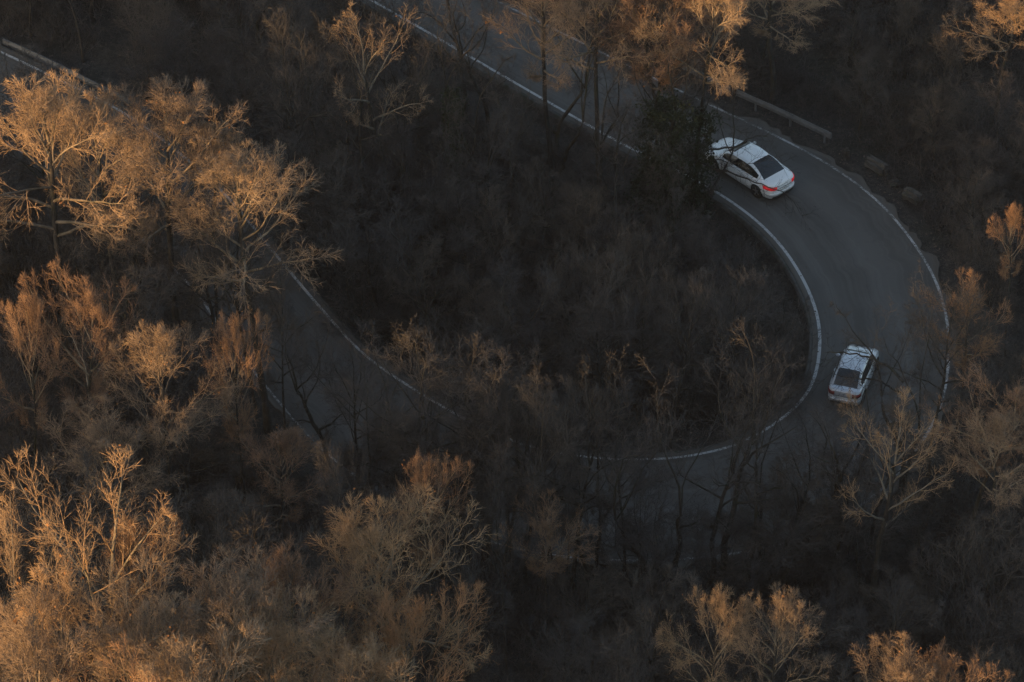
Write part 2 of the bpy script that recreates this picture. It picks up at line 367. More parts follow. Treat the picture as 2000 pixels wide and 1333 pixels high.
def tree_proto(seed, H=14., R0=3.6, zb=.42, fork=.42, nl=8, polar=(12, 55), k=(9, 7, 5, 3), ang=.75, trop=.10, wob=.10,
               r_trunk=.20, stems=1, twig=1.0, leafn=40, bend=.05, up=(.05, .0, .0, .0)):
    """returns (trunk mesh, crown mesh)"""
    r = np.random.default_rng(seed); zt = H; C = np.array([0, 0, (zb*H+zt)/2]); E = np.array([R0, R0, (zt-zb*H)/2*1.03])
    tr = Acc(); cr = Acc(); limbs = []
    for s in range(stems):
        a = s*6.28/stems+r.random()
        P0 = np.array([[math.cos(a)*.18*(stems > 1), math.sin(a)*.18*(stems > 1), -.5]])
        D0 = np.array([[math.cos(a)*.22*(stems > 1)+r.normal(0, .03), math.sin(a)*.22*(stems > 1)+r.normal(0, .03), 1.]])
        Lt = np.array([(H*(fork+.28) if stems == 1 else H*(fork+.2))+.5]); m = 12
        pts, ds = grow(r, P0, D0, Lt, m, bend, .06)
        rt = r_trunk/(stems**.45); rad = (rt*np.linspace(1, .42, m+1)**1.0)[None]; rad[:, 0] *= 1.5; rad[:, 1] *= 1.12
        V, Q, T = tubes(pts, rad, 8); tr.add(V, Q, T)
        # ascending limbs from the fork zone and the leader
        n = max(3, nl//stems); t = np.concatenate([np.linspace(fork/(fork+.28), .99, n-1), [1.0]]); x = np.clip(t*m, 0, m-1e-3); j = x.astype(int); f = (x-j)[:, None]
        LP = pts[0, j]*(1-f)+pts[0, j+1]*f; az = np.arange(n)*2.4+r.random()*6+r.normal(0, .35, n)
        po = np.radians(np.linspace(polar[1], polar[0]+8, n)+r.normal(0, 6, n)); po[-1] = R(5)
        LD = np.stack([np.sin(po)*np.cos(az), np.sin(po)*np.sin(az), np.cos(po)], 1)
        LL = env_dist(LP, LD, C, E)*r.uniform(.82, 1.04, n)
        lr = rad[0, j]*r.uniform(.5, .72, n); lr[-1] = rad[0, -1]*.95
        limbs.append((LP, LD, LL, lr))
    P, D, L, r0 = [np.concatenate(z) for z in zip(*limbs)]
    m = 9; pts, ds = grow(r, P, D, L, m, wob, trop*.7)
    rad = r0[:, None]*np.linspace(1, .12, m+1)[None]**.85
    V, Q, T = tubes(pts, rad, 6); tr.add(V, Q, T, 1)
    # level 2..5
    segs = [5, 3, 2, 1]; sides = [4, 3, 3, 3]; ratios = [.50, .50, .52, .58]; rmin = [.014, .009, .0065, .005]; lmin = [.8, .5, .34, .22]; lmax = [3.4, 1.8, 1.0, .52]
    for lv in range(4):
        P, D, L, rr = children(r, pts, ds, rad, L, k[lv], (.22, .18, .15, .2)[lv], 1.0, ang-.05*lv, .16, ratios[lv], .5)
        D = norm(D+np.array([0, 0, up[lv]]))
        L = np.clip(L, lmin[lv], lmax[lv]); L = np.minimum(L, env_dist(P, D, C, E*1.04)*r.uniform(.8, 1.15, len(P))+.12)
        rr = np.clip(rr*(.44, .5)[lv], rmin[lv]*twig, None) if lv < 2 else np.full(len(P), (.0092, .0058)[lv-2]*twig)*r.uniform(.8, 1.3, len(P))
        m = segs[lv]; pts, ds = grow(r, P, D, L, m, wob*(1.1, 1.2, 1.2, 1)[lv], trop*(1, .8, .6, 0)[lv])
        rad = rr[:, None]*np.linspace(1, .3, m+1)[None]
        V, Q, T = tubes(pts, rad, sides[lv]); cr.add(V, Q, T, 0)
    if leafn:
        q = pts[r.integers(0, len(pts), leafn), -1]; cl = r.random(leafn) < .5
        q = np.where(cl[:, None], q, q[r.integers(0, max(1, leafn//6), leafn)]+r.normal(0, .12, (leafn, 3)))
        a = norm(r.normal(size=(leafn, 3))); b = norm(np.cross(a, r.normal(size=(leafn, 3)))); s = r.uniform(.03, .075, (leafn, 1))
        V = np.stack([q-a*s, q+b*s*.7, q+a*s, q-b*s*.7+a*s*.2], 1).reshape(-1, 3)
        cr.add(V, np.arange(leafn*4).reshape(-1, 4), np.zeros((0, 3), int), 1)
    return tr.mesh('trunk'), cr.mesh('crown')

PROTO = {}
def proto(kind, mats, **kw):
    lst = []
    for i in range(kw.pop('n')):
        t, c = tree_proto(kw['seed']+i*11, **{a: b for a, b in kw.items() if a != 'seed'})
        t.materials.append(BARK_DARK); t.materials.append(mats[0]); c.materials.append(mats[1]); c.materials.append(LEAF)  # trunks take the dark bark: shade below the limbs put into the colour
        co = np.zeros(len(c.vertices)*3, np.float32); c.vertices.foreach_get('co', co); co = co.reshape(-1, 3)
        lst.append((t, c, float(np.percentile(co[:, 2], 99.95)), float(np.percentile(np.hypot(co[:, 0], co[:, 1]), 97))))
    PROTO[kind] = PROTO.get(kind, [])+lst
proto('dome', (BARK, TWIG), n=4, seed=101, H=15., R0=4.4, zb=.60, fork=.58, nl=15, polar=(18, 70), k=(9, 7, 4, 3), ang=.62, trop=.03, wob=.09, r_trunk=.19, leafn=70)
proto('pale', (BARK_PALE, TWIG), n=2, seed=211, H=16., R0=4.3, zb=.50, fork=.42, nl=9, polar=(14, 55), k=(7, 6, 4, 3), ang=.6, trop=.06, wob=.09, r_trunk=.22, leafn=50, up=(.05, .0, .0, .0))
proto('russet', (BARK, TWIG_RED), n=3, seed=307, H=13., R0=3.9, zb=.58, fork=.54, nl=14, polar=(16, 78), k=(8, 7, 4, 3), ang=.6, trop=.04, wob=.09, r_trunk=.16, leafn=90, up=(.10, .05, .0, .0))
proto('grey', (BARK_DARK, TWIG_SHADED), n=4, seed=401, H=11., R0=3.3, zb=.32, fork=.36, nl=12, polar=(16, 75), k=(8, 6, 4, 3), ang=.62, r_trunk=.13, wob=.11, trop=.03, leafn=0)
proto('gnarl', (BARK_DARK, TWIG_SHADED), n=2, seed=503, H=13., R0=3.8, zb=.34, fork=.30, nl=8, polar=(20, 78), k=(7, 6, 4, 3), r_trunk=.21, wob=.17, bend=.15, trop=.03, leafn=0)
proto('gnarl', (BARK_DARK, TWIG_SHADED), n=2, seed=547, H=13., R0=3.8, zb=.32, fork=.26, nl=9, polar=(16, 70), k=(7, 6, 4, 3), r_trunk=.23, stems=2, wob=.16, bend=.13, trop=.03, leafn=0)
proto('thicket', (BARK_DARK, TWIG_SHADED), n=3, seed=601, H=7., R0=2.6, zb=.08, fork=.16, nl=12, polar=(12, 65), k=(8, 6, 4, 2), ang=.6, r_trunk=.08, stems=4, trop=.04, wob=.13, leafn=0)

CATN = {'dome': 'bare_broad_tree', 'pale': 'bare_pale_tree', 'russet': 'bare_russet_tree', 'grey': 'bare_dark_tree', 'gnarl': 'bare_gnarled_tree', 'thicket': 'bare_thicket_shrub'}
def plant(kind, x, y, h, wpx=None, label='', group=None, rz=None, idx=None, cat='tree', lean=0.0):
    lst = PROTO[kind]; i = idx if idx is not None else random.randrange(len(lst)); t, c, H, R0 = lst[i % len(lst)]
    z = gz(x, y); s = h/H; sw = s*random.uniform(.92, 1.08)
    if wpx: sw = min(max((wpx*1.25/44/2)/R0, s*.42), s*1.6)
    o = empty(CATN[kind], (x, y, z), random.uniform(0, 6.28) if rz is None else rz, (sw, sw, s))
    o.rotation_euler.x = random.gauss(0, .02)+lean; o.rotation_euler.y = random.gauss(0, .02)
    tag(o, label, cat, group)
    for nm, me in (('trunk', t), ('crown', c)):
        q = bpy.data.objects.new(nm, me); q.parent = o; COL.objects.link(q)
    return o
planted = []
def lit(px, py, wpx, depth, kind, label, **kw):
    """tree whose top stands at this photo place and reaches depth metres into the sunlight above the ridge's shadow"""
    h = 12.; depth = depth*DEPTH_K if depth > 2 else depth*.85
    for _ in range(12):
        p = at(px, py, h); h = shade_h(p[0], p[1])+depth
    p = at(px, py, h); rd = road_dist(np.array([p[0]]), np.array([p[1]]))[0][0]
    b = proj(np.array([p[0], p[1], 0]))
    if rd < .6: print('ON ROAD', label, [round(v) for v in b], round(rd, 1))
    h -= gz(p[0], p[1]); planted.append((p[0], p[1])); q_ = random.Random(px*7+py); return plant(kind, p[0], p[1], h, wpx, label, rz=q_.uniform(0, 6.28), idx=q_.randrange(12), **kw)
def tall(px, py_base, h, wpx, kind, label, **kw):
    p = at(px, py_base, 0); rd = road_dist(np.array([p[0]]), np.array([p[1]]))[0][0]
    if rd < .3: print('ON ROAD base', label, round(rd, 1))
    planted.append((p[0], p[1])); return plant(kind, p[0], p[1], h, wpx, label, **kw)

# sunlit crowns (place of the top in the photo, crown width, metres of crown in the sun)
DEPTH_K = .64
LIT = [
 (95,178,330,7.5,'dome','great golden bare crown at the left edge, broadest of the upper left pair',{}),
 (322,186,270,7.0,'dome','golden fan-shaped bare crown right of the broadest crown at upper left',{}),
 (500,322,270,4.9,'dome','smaller rust-gold bare crown hanging over the left leg of the road',{}),
 (130,514,190,2.8,'russet','dense orange round crown at the left edge below the great golden crown',{}),
 (25,575,110,2.1,'russet','small orange-brown crown at the left edge beside the dense orange crown',{}),
 (310,662,200,2.3,'dome','tan many-forked crown by itself in the dark, left of the left road leg',{}),
 (110,940,330,7.5,'pale','tree with pale upright sunlit limbs at the lower left edge',{}),
 (285,1015,120,3.2,'russet','narrow reddish crown just right of the pale upright limbs at lower left',{}),
 (275,1130,270,6.5,'dome','tan crown at lower left between the pale limbs and the widest bottom crown',{}),
 (470,1128,330,6.5,'dome','widest tan crown on the bottom edge with limbs swept to the right',{}),
 (60,1205,300,7.5,'dome','bright tan crown filling the bottom left corner',{}),
 (260,1265,260,6.5,'russet','orange-tan crown cut by the bottom edge below the pale limbs',{}),
 (650,1285,270,4.0,'dome','low tan crown cut by the bottom edge, right of the widest bottom crown',{}),
 (775,982,250,6.0,'dome','golden bare crown over a slim straight sunlit stem, bottom middle left',{}),
 (590,1082,200,4.0,'russet','amber twin-topped crown left of the golden crown with the slim stem',{}),
 (795,1140,200,4.5,'russet','deep orange crown just below the golden crown with the slim stem',{}),
 (692,856,90,1.9,'grey','small grey-gold treetop over the lower end of the left road leg',{}),
 (845,868,110,1.7,'russet','thin amber treetop right of the small grey-gold treetop',{}),
 (990,880,110,1.3,'grey','faint brown treetop above the lower road, inside the faint row',{}),
 (462,612,80,1.6,'russet','tiny glowing tuft of twigs in front of the left road leg',{}),
 (910,1010,140,1.3,'grey','dim mauve crown right of the golden crown with the slim stem',{}),
 (1385,1148,140,1.3,'dome','rust-lit crown at the bottom edge, leftmost of the lower right group',{}),
 (1500,1168,140,1.2,'dome','rust-lit crown second from the left in the lower right group',{}),
 (1225,1200,160,1.0,'grey','dim brown crown at the bottom edge middle, left of the lower right group',{}),
 (1740,1255,150,2.4,'dome','tan crown cut by the bottom edge near the right corner',{}),
 (1885,1258,140,2.4,'russet','reddish crown in the bottom right corner',{}),
 (1730,788,200,1.9,'pale','forked sunlit treetop in front of the road just below the second car',{}),
 (1895,540,130,2.0,'russet','amber treetop outside the bend, level with the start of its widest part',{}),
 (1925,718,190,1.9,'russet','wide russet crown at the right edge outside the bend',{}),
 (1965,808,160,3.4,'dome','bright pale-gold crown at the right edge, brightest on that side',{}),
 (1965,2,170,4.0,'dome','bright golden crown in the top right corner',{}),
 (1990,405,80,2.6,'russet','slim sunlit tips at the right edge above the amber treetop',{}),
 (1085,-55,210,7.2,'dome','golden crown at the top edge over the upper road, leftmost of its row',{}),
 (215,192,190,5.4,'dome','golden crown squeezed between the broadest crown and the fan-shaped crown',{}),
 (1180,-60,230,7.8,'dome','golden crown at the top edge, second in its row over the upper road',{}),
 (1262,-70,200,7.8,'russet','upright golden crown at the top edge, third in its row over the upper road',{}),
 (1368,-55,220,8.4,'dome','golden crown at the top edge just right of the densest one, over the ivy',{}),
 (1525,-70,220,3.2,'dome','faint brown crown at the top edge just past the golden row',{}),
 (1320,-55,220,7.0,'russet','dense golden crown at the top edge, tallest of the row over the upper road',{}),
 (1445,-85,230,3.4,'russet','brown-gold crown ending the top row towards the dark wood on the right',{}),
 (950,-40,150,2.2,'gnarl','thin tree whose trunk crosses the upper road near the top edge',{}),
 (405,250,150,3.6,'dome','golden crown leaning right of the fan-shaped crown, above the left road leg',{}),
 (160,1120,240,6.0,'dome','tan crown behind the pale upright limbs at lower left',{}),
 (370,1225,280,6.5,'dome','bright tan crown on the bottom edge under the widest bottom crown',{}),
 (545,1170,240,5.0,'dome','swept tan crown between the widest bottom crown and the amber twin-topped crown',{}),
 (20,1000,180,6.0,'pale','pale-limbed crown cut by the left edge beside the pale upright limbs',{}),
]
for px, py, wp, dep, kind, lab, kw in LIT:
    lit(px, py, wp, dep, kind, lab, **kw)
bpy.context.view_layer.update()

# trees whose bare trunks stand before the lower road and the upper road
TALL = [
 (1160,1125,11.5,190,'gnarl','dark trunk in front of the lower road, leftmost of the near row'),
 (1285,1150,12.5,220,'gnarl','thick dark trunk in the middle of the row before the lower road'),
 (1415,1120,12.0,200,'gnarl','dark tree forking low with a long left limb before the lower road'),
 (1462,1135,11.0,130,'gnarl','straight dark trunk close beside the low-forking tree'),
 (1540,1112,6.2,150,'thicket','dark many-stemmed thicket before the lower road'),
 (1600,1120,9.0,170,'gnarl','bare dark tree right of the many-stemmed thicket before the lower road'),
 (1220,1130,10.5,150,'grey','slim dark trunk between the two stout trunks before the lower road'),
 (640,960,10.0,140,'gnarl','dark forking tree in front of the lower part of the left road leg'),
 (700,985,9.5,170,'grey','dark slender tree just right of the forking tree by the left road leg'),
 (765,1040,11.0,210,'gnarl','dark tree veiling the inner line at the lower end of the left road leg'),
 (845,1100,11.5,220,'grey','dark tall tree left of the faint brown treetop before the lower road'),
 (950,1128,11.0,210,'gnarl','crooked dark tree under the faint brown treetop before the lower road'),
 (1025,1135,10.0,190,'grey','dark tree just behind the faint brown treetop before the lower road'),
 (1100,1130,8.5,190,'thicket','dark thicket at the foot of the leftmost stout trunk'),
 (1250,1145,7.0,200,'thicket','dark thicket at the foot of the thick middle trunk'),
 (880,1120,7.5,200,'thicket','dark thicket before the lower road left of the trunk row'),
 (1640,1075,9.5,210,'gnarl','dark tree at the lower right of the bend left of the forked treetop'),
 (1700,1050,8.5,190,'grey','dark tree at the lower right of the bend under the forked treetop'),
 (432,742,10.2,200,'grey','dark tree under the rust-gold crown, veiling the left road leg'),
 (700,425,10.8,170,'gnarl','dim tall tree with crooked limbs in the far wood, left of the slim ivy sleeve'),
 (610,400,10.6,170,'grey','dim tall tree in the far wood at the top, left of the crooked one'),
 (830,415,10.6,160,'gnarl','dim crooked trunk between the two tall far-wood trees and the ivy sleeve'),
 (1010,440,10.0,170,'gnarl','dark forked tree on the slope inside the upper road, right of the ivy sleeve'),
 (1190,500,9.5,170,'gnarl','dark forked tree on the slope below the upper road, left of the ivy mass'),
 (1060,760,8.2,170,'gnarl','dark crooked tree in the middle of the wood inside the bend'),
 (1190,830,8.4,180,'grey','dark tree inside the bend just above the inner line at the bottom'),
 (820,640,7.5,170,'gnarl','dark crooked tree inside the bend near the left road leg'),
 (1390,1130,10.5,160,'gnarl','crooked dark trunk just left of the low-forking tree'),
 (1510,1120,10.0,170,'gnarl','crooked dark trunk right of the straight one before the lower road'),
 (500,812,11.4,190,'grey','tall dark tree just outside the left leg outer line under the rust-gold crown'),
 (800,1078,11.6,230,'grey','tall dark tree veiling the lower left road beside the grey-gold treetop'),
 (900,1112,11.6,230,'grey','tall dark tree veiling the lower road below the amber treetop'),
 (1000,1128,11.2,210,'grey','tall dark tree veiling the inner line left of the leftmost stout trunk'),
 (690,1012,4.0,150,'thicket','low thicket on the outer line at the foot of the left road leg'),
 (762,1064,4.6,160,'thicket','low thicket on the outer line right of the left road leg foot'),
 (842,1112,4.6,160,'thicket','low thicket on the outer line below the thin amber treetop'),
 (935,1132,4.4,160,'thicket','low thicket on the outer line left of the short visible line'),
 (1290,1152,4.2,170,'thicket','low thicket on the outer line at the thick middle trunk'),
 (1372,1152,4.0,160,'thicket','low thicket on the outer line left of the low-forking tree'),
 (1455,1146,4.0,160,'thicket','low thicket on the outer line right of the low-forking tree'),
 (1540,1130,4.2,170,'thicket','low thicket on the outer line near the lower bend tree'),
 (1625,1098,4.4,160,'thicket','low thicket on the outer line before the bend climbs right'),
 (765,408,11.2,190,'pale','tall dim tree with long bare side limbs left of the upper road'),
 (558,872,10.4,120,'grey','slender dark tree whose top meets the inner line of the left road leg'),
 (460,765,9.8,200,'grey','dark fine-twigged tree whose crown crosses the left road leg'),
 (250,640,10.5,240,'grey','dark wide crown low between the dense orange crown and the road'),
 (285,690,9.5,220,'grey','dark wide crown above the tan many-forked crown'),
 (150,560,10.0,240,'grey','dark crown directly behind the dense orange crown'),
 (1815,925,9.8,170,'grey','dark slim tree right of the forked tree beside the second car'),
 (800,1085,7.0,170,'grey','grey bushy tree before the lower end of the left road leg'),
 (735,1040,6.5,150,'thicket','low grey thicket below the left road leg beside the small grey-gold treetop'),
 (900,1135,10.0,200,'grey','dark tree before the lower road, left of the whole trunk row'),
 (985,1140,10.5,190,'grey','dark tree before the lower road, second left of the trunk row'),
 (1060,1150,11.5,180,'grey','dark tree before the lower road just left of the leftmost stout trunk'),
 (1120,1150,10.5,170,'grey','narrow dark tree close left of the leftmost stout trunk'),
 (1570,1150,5.2,200,'thicket','dark thicket hiding the outer line of the lower road'),
 (1665,1120,7.5,190,'thicket','dark thicket at the lower right of the bend'),
 (330,560,8.0,220,'grey','dark broad tree left of the left road leg under the golden fan crown'),
 (245,520,8.5,220,'grey','dark broad tree under the broadest golden crown at upper left'),
 (370,690,7.5,150,'grey','dark tree at the outer edge of the left road leg below the rust-gold crown'),
 (290,600,9.5,220,'gnarl','crooked dark tree beyond the outer edge of the left road leg'),
 (110,420,8.0,230,'grey','dark tree behind the broadest golden crown at upper left'),
 (40,380,8.0,230,'grey','dark tree at the left edge behind the broadest golden crown'),
 (180,470,8.5,230,'grey','dark tree in the gap below the golden crowns at upper left'),
 (1420,838,8.8,190,'grey','amber-tipped treetop inside the bend nearest its inner white line'),
 (1310,852,8.9,140,'grey','thin amber treetop inside the bend, left of the larger amber one'),
 (1245,770,8.3,130,'grey','faint orange treetop in the middle of the wood inside the bend'),
 (1530,770,5.4,120,'thicket','dark twiggy shrub close against the inside of the bend'),
 (945,805,6.0,280,'grey','broad mauve-grey crown in the middle of the wood inside the bend'),
 (640,520,6.0,200,'thicket','grey thicket on the inner side of the left road leg, upper of two'),
 (700,610,6.0,200,'thicket','grey thicket on the inner side of the left road leg, lower of two'),
 (560,460,6.5,200,'grey','grey tree on the inner side of the left road leg near the rust-gold crown'),
]
for px, py, h, wp, kind, lab in TALL: tall(px, py, h, wp, kind, lab)

second = tall(1765, 968, 11.0, 240, 'gnarl', 'dark forked tree in front of the road beside the second car', idx=2)
second.rotation_euler.x = second.rotation_euler.y = 0

# dark wood: spacing rejection, kept clear of the road and of the open views on to it
VERGE = [(1440,180),(1630,245),(1740,290),(1830,360),(1840,430),(1770,420),(1690,340),(1560,250),(1440,215)]
CLEAR = [VERGE, [(1395,200),(1560,255),(1720,365),(1850,560),(1700,600),(1640,640),(1625,760),(1590,800),(1600,660),(1560,520),(1480,420),(1385,350),(1370,260)],
         [(830,30),(1010,10),(1250,140),(1400,210),(1380,280),(1240,290),(1080,205)],
         [(1290,905),(1440,880),(1600,800),(1700,900),(1640,990),(1500,1060),(1290,1070)],
         [(450,620),(590,570),(725,710),(690,800),(640,870),(560,790)],
         [(1620,670),(1760,660),(1760,800),(1620,800)]]
def inside(poly, x, y):
    c = False; n = len(poly)
    for i in range(n):
        x1, y1 = poly[i]; x2, y2 = poly[(i+1) % n]
        if (y1 > y) != (y2 > y) and x < (x2-x1)*(y-y1)/(y2-y1)+x1: c = not c
    return c
def blocks_view(x, y, h, r, zlo=.3):
    for zz in np.linspace(h*zlo, h, 5):
        for dx in (-r, -.5*r, 0, .5*r, r):
            q = proj(np.array([x+dx, y, zz]))
            for poly in CLEAR:
                if inside(poly, q[0], q[1]): return True
    return False
def region(bx, by):
    if bx > 1500 and by < 640 or bx > 1800: return 'outside the bend on the right'
    if by > 1120 : return 'in the near wood along the bottom'
    if bx < 620 and by > 330+.9*(bx-150): return 'in the wood left of the left road leg'
    if by < 330+.0*bx and bx < 1000: return 'in the far wood between the two road legs'
    return 'inside the bend'
INBEND = [(560,430),(900,200),(1230,330),(1480,460),(1580,640),(1540,800),(1300,880),(1050,860),(740,700)]
FILL = []
LANDMARKS = [(1470,330,'the white car'),(1665,730,'the silver car'),(1560,235,'the upper guardrail'),(150,130,'the far left guardrail'),(1715,320,'the first stone block'),(1785,378,'the second stone block'),
 (1300,300,'the thick ivy mass'),(893,290,'the slim ivy sleeve'),(1120,430,'the pale fallen branches'),(100,320,'the broadest golden crown'),(320,290,'the fan-shaped golden crown'),(500,400,'the rust-gold crown'),
 (120,590,'the dense orange crown'),(310,750,'the tan many-forked crown'),(100,1050,'the pale upright limbs'),(460,1230,'the widest bottom crown'),(60,1290,'the bottom left corner'),(775,1080,'the slim-stemmed golden crown'),
 (590,1140,'the amber twin-topped crown'),(692,890,'the small grey-gold treetop'),(845,900,'the thin amber treetop'),(990,910,'the faint brown treetop'),(462,630,'the tiny glowing tuft'),(1385,1210,'the leftmost rust-lit crown'),
 (1500,1230,'the second rust-lit crown'),(1740,1300,'the tan corner crown'),(1885,1300,'the reddish corner crown'),(1750,850,'the forked sunlit treetop'),(1895,590,'the outer amber treetop'),(1925,770,'the wide russet crown'),
 (1965,880,'the bright pale-gold crown'),(1965,80,'the bright top right crown'),(1985,450,'the slim sunlit tips'),(1085,50,'the first top golden crown'),(1320,60,'the densest top golden crown'),(765,120,'the long-limbed tree'),
 (660,630,'the left leg inner line'),(500,760,'the left leg outer line'),(1420,600,'the amber-tipped inner treetop'),(940,680,'the mauve-grey crown'),(1160,1000,'the leftmost stout trunk'),(1285,1000,'the thick middle trunk'),
 (1440,1000,'the low-forking tree'),(1600,1020,'the lower bend tree'),(1700,150,'the guardrail wood'),(1850,250,'the stone block wood'),(550,150,'the top far wood'),(300,80,'the far left road'),
 (700,400,'the mid far wood'),(1100,600,'the inner wood centre'),(1520,480,'the kerb inside the bend'),(1100,1250,'the bottom middle wood'),(1650,1200,'the bottom right wood'),(350,920,'the dark left gap')]
nfill = 0; nbush = 0; tries = 0
pts_all = list(planted)
while tries < 22000 and nfill < 285:
    tries += 1
    bx = random.uniform(-140, 2140); by = random.uniform(-260, 1900)
    if tries < 2500: bx = random.uniform(540, 1600); by = random.uniform(190, 890)
    p = at(bx, by, 0); x, y = p[0], p[1]
    inb = inside(INBEND, bx, by)
    dmin = 1.75 if inb else (2.4 if random.random() < .35 else 3.3)
    if any((x-a)**2+(y-b)**2 < dmin**2 for a, b in pts_all): continue
    rd, sdd = road_dist(np.array([x]), np.array([y])); rd = rd[0]
    if rd < 1.1: continue
    hs = shade_h(x, y); h = min(random.uniform(.55, .99)*hs, hs-.2, 13)
    if random.random() < .08 and by > 500: h = hs+random.uniform(.2, .9)
    h = max(h, 5.0)
    kind = random.choices(['grey', 'thicket', 'russet', 'dome', 'gnarl'], [6, 3 if not inb else 4, .25*(not inb), .3*(by > 1000), 1.3])[0]
    if kind == 'thicket': h = min(h, 8.0)
    if rd < 2.2: h = min(h, 6.5)
    r = PROTO[kind][0][3]*h/PROTO[kind][0][2]
    ok = False
    for kk in range(3):
        if not blocks_view(x, y, h, r*.9, .25): ok = True; break
        h *= .7; r *= .7
        if h < 3.2: break
    if not ok: continue
    pts_all.append((x, y)); nfill += 1
    reg = region(bx, by); word = {'grey': 'dark bare tree', 'thicket': 'dark many-stemmed shrub', 'russet': 'shaded narrow tree', 'dome': 'shaded broad tree', 'gnarl': 'dark crooked tree'}[kind]
    q = proj(np.array([x, y, h*.6])); ox = min(max(q[0], 20), 1980); oy = min(max(q[1], 20), 1313)
    best = min(LANDMARKS, key=lambda L: (L[0]-ox)**2+(L[1]-oy)**2); dx_, dy_ = ox-best[0], oy-best[1]
    dd = math.hypot(dx_, dy_); a_ = math.degrees(math.atan2(-dy_, dx_)) % 360
    way = ['right of', 'above and right of', 'above', 'above and left of', 'left of', 'below and left of', 'below', 'below and right of'][int((a_+22.5)//45) % 8]
    near = 'close ' if dd < 70 else ('well ' if dd > 150 else '')
    size = 'tall ' if h > 8 else ('low ' if h < 4.6 else '')
    FILL.append((kind, x, y, h, f'{size}{word} {near}{way} {best[2]}', f'{word}s {reg}', 'shrub' if kind == 'thicket' else 'tree', oy))
seen = {}
for f in FILL: seen.setdefault(f[4], []).append(f)
for lab, fs in seen.items():
    fs.sort(key=lambda f: f[7])
    for n_, (kind, x, y, h, _, grp, cat, oy) in enumerate(fs):
        extra = '' if len(fs) == 1 else (', upper one', ', lower one')[n_] if len(fs) == 2 else (', topmost', ', middle', ', lowest')[n_] if len(fs) == 3 else ''
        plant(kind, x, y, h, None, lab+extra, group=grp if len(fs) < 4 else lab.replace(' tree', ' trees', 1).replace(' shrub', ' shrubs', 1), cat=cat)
print('fill trees', nfill, 'tries', tries)

# ------------------------------------------------------------------ undergrowth, litter (nobody could count them)
def brush_mesh(seed, n=20, hh=1.35, rad=1.0):
    r = np.random.default_rng(seed); a = Acc()
    P = np.stack([r.normal(0, rad*.5, n), r.normal(0, rad*.5, n), np.full(n, -.1)], 1)
    D = np.stack([r.normal(0, .35, n), r.normal(0, .35, n), np.ones(n)], 1); L = hh*r.uniform(.5, 1.1, n)
    pts, ds = grow(r, P, D, L, 4, .2, 0); rd = np.full((n, 1), .014)*np.linspace(1, .4, 5)[None]
    a.add(*tubes(pts, rd, 3))
    for k_, an, ra, l0 in ((5, .7, .5, .3), (2, .6, .6, .2)):
        P, D, L2, rr = children(r, pts, ds, rd, L, k_, .25, 1, an, .25, ra, .3); L = np.maximum(L2, l0)
        m_ = 2 if k_ == 5 else 1
        pts, ds = grow(r, P, D, L, m_, .25, .05); rd = np.full((len(P), 1), .008)*np.linspace(1, .5, m_+1)[None]; a.add(*tubes(pts, rd, 3))
    me = a.mesh('brush'); me.materials.append(TWIG_SHADED); return me
BR = []
for i in range(3):
    o = bpy.data.objects.new('brush_source', brush_mesh(900+i)); BR.append(o)      # not linked to any collection: only instanced
N = 3800
bx = rng.uniform(-200, 2200, N*3); by = rng.uniform(-320, 1500, N*3)
P = np.array([at(a, b)[:2] for a, b in zip(bx, by)]); rd, sdd = road_dist(P[:, 0], P[:, 1])
dens = vnoise(P[:, 0]*.16+40, P[:, 1]*.16)
keep = (rd > .75) & (rng.random(len(P)) < np.clip((dens-.15)*2.2, .12, 1)); PJ = proj(np.column_stack([P, np.zeros(len(P))])); keep &= ~np.array([inside(VERGE, a, b+12) and rng.random() < .8 for a, b in PJ]); P = P[keep][:N]; rd = rd[keep][:N]
Z = ground_z(P[:, 0], P[:, 1]); sc = rng.uniform(.45, 1.5, len(P))*np.clip(rd/2.5, .35, 1)
me = bpy.data.meshes.new('undergrowth'); me.vertices.add(len(P)); me.vertices.foreach_set('co', np.stack([P[:, 0], P[:, 1], Z], 1).astype(np.float32).ravel())
for nm, v in (('bs', sc), ('br', rng.uniform(0, 6.28, len(P))), ('bk', rng.integers(0, 3, len(P)).astype(float))):
    at_ = me.attributes.new(nm, 'FLOAT', 'POINT'); at_.data.foreach_set('value', v.astype(np.float32))
og = link('undergrowth', me, mats=TWIG_SHADED)
tag(og, 'tangled bare brushwood covering the forest floor around the bend', 'undergrowth', kind='stuff')
ng = bpy.data.node_groups.new('brush_scatter', 'GeometryNodeTree'); ng.interface.new_socket('Geometry', in_out='INPUT', socket_type='NodeSocketGeometry'); ng.interface.new_socket('Geometry', in_out='OUTPUT', socket_type='NodeSocketGeometry')
gi = ng.nodes.new('NodeGroupInput'); go = ng.nodes.new('NodeGroupOutput'); jn = ng.nodes.new('GeometryNodeJoinGeometry')
def attr(n):
    a = ng.nodes.new('GeometryNodeInputNamedAttribute'); a.data_type = 'FLOAT'; a.inputs[0].default_value = n; return a.outputs[0]
cx = ng.nodes.new('ShaderNodeCombineXYZ'); ng.links.new(attr('br'), cx.inputs[2])
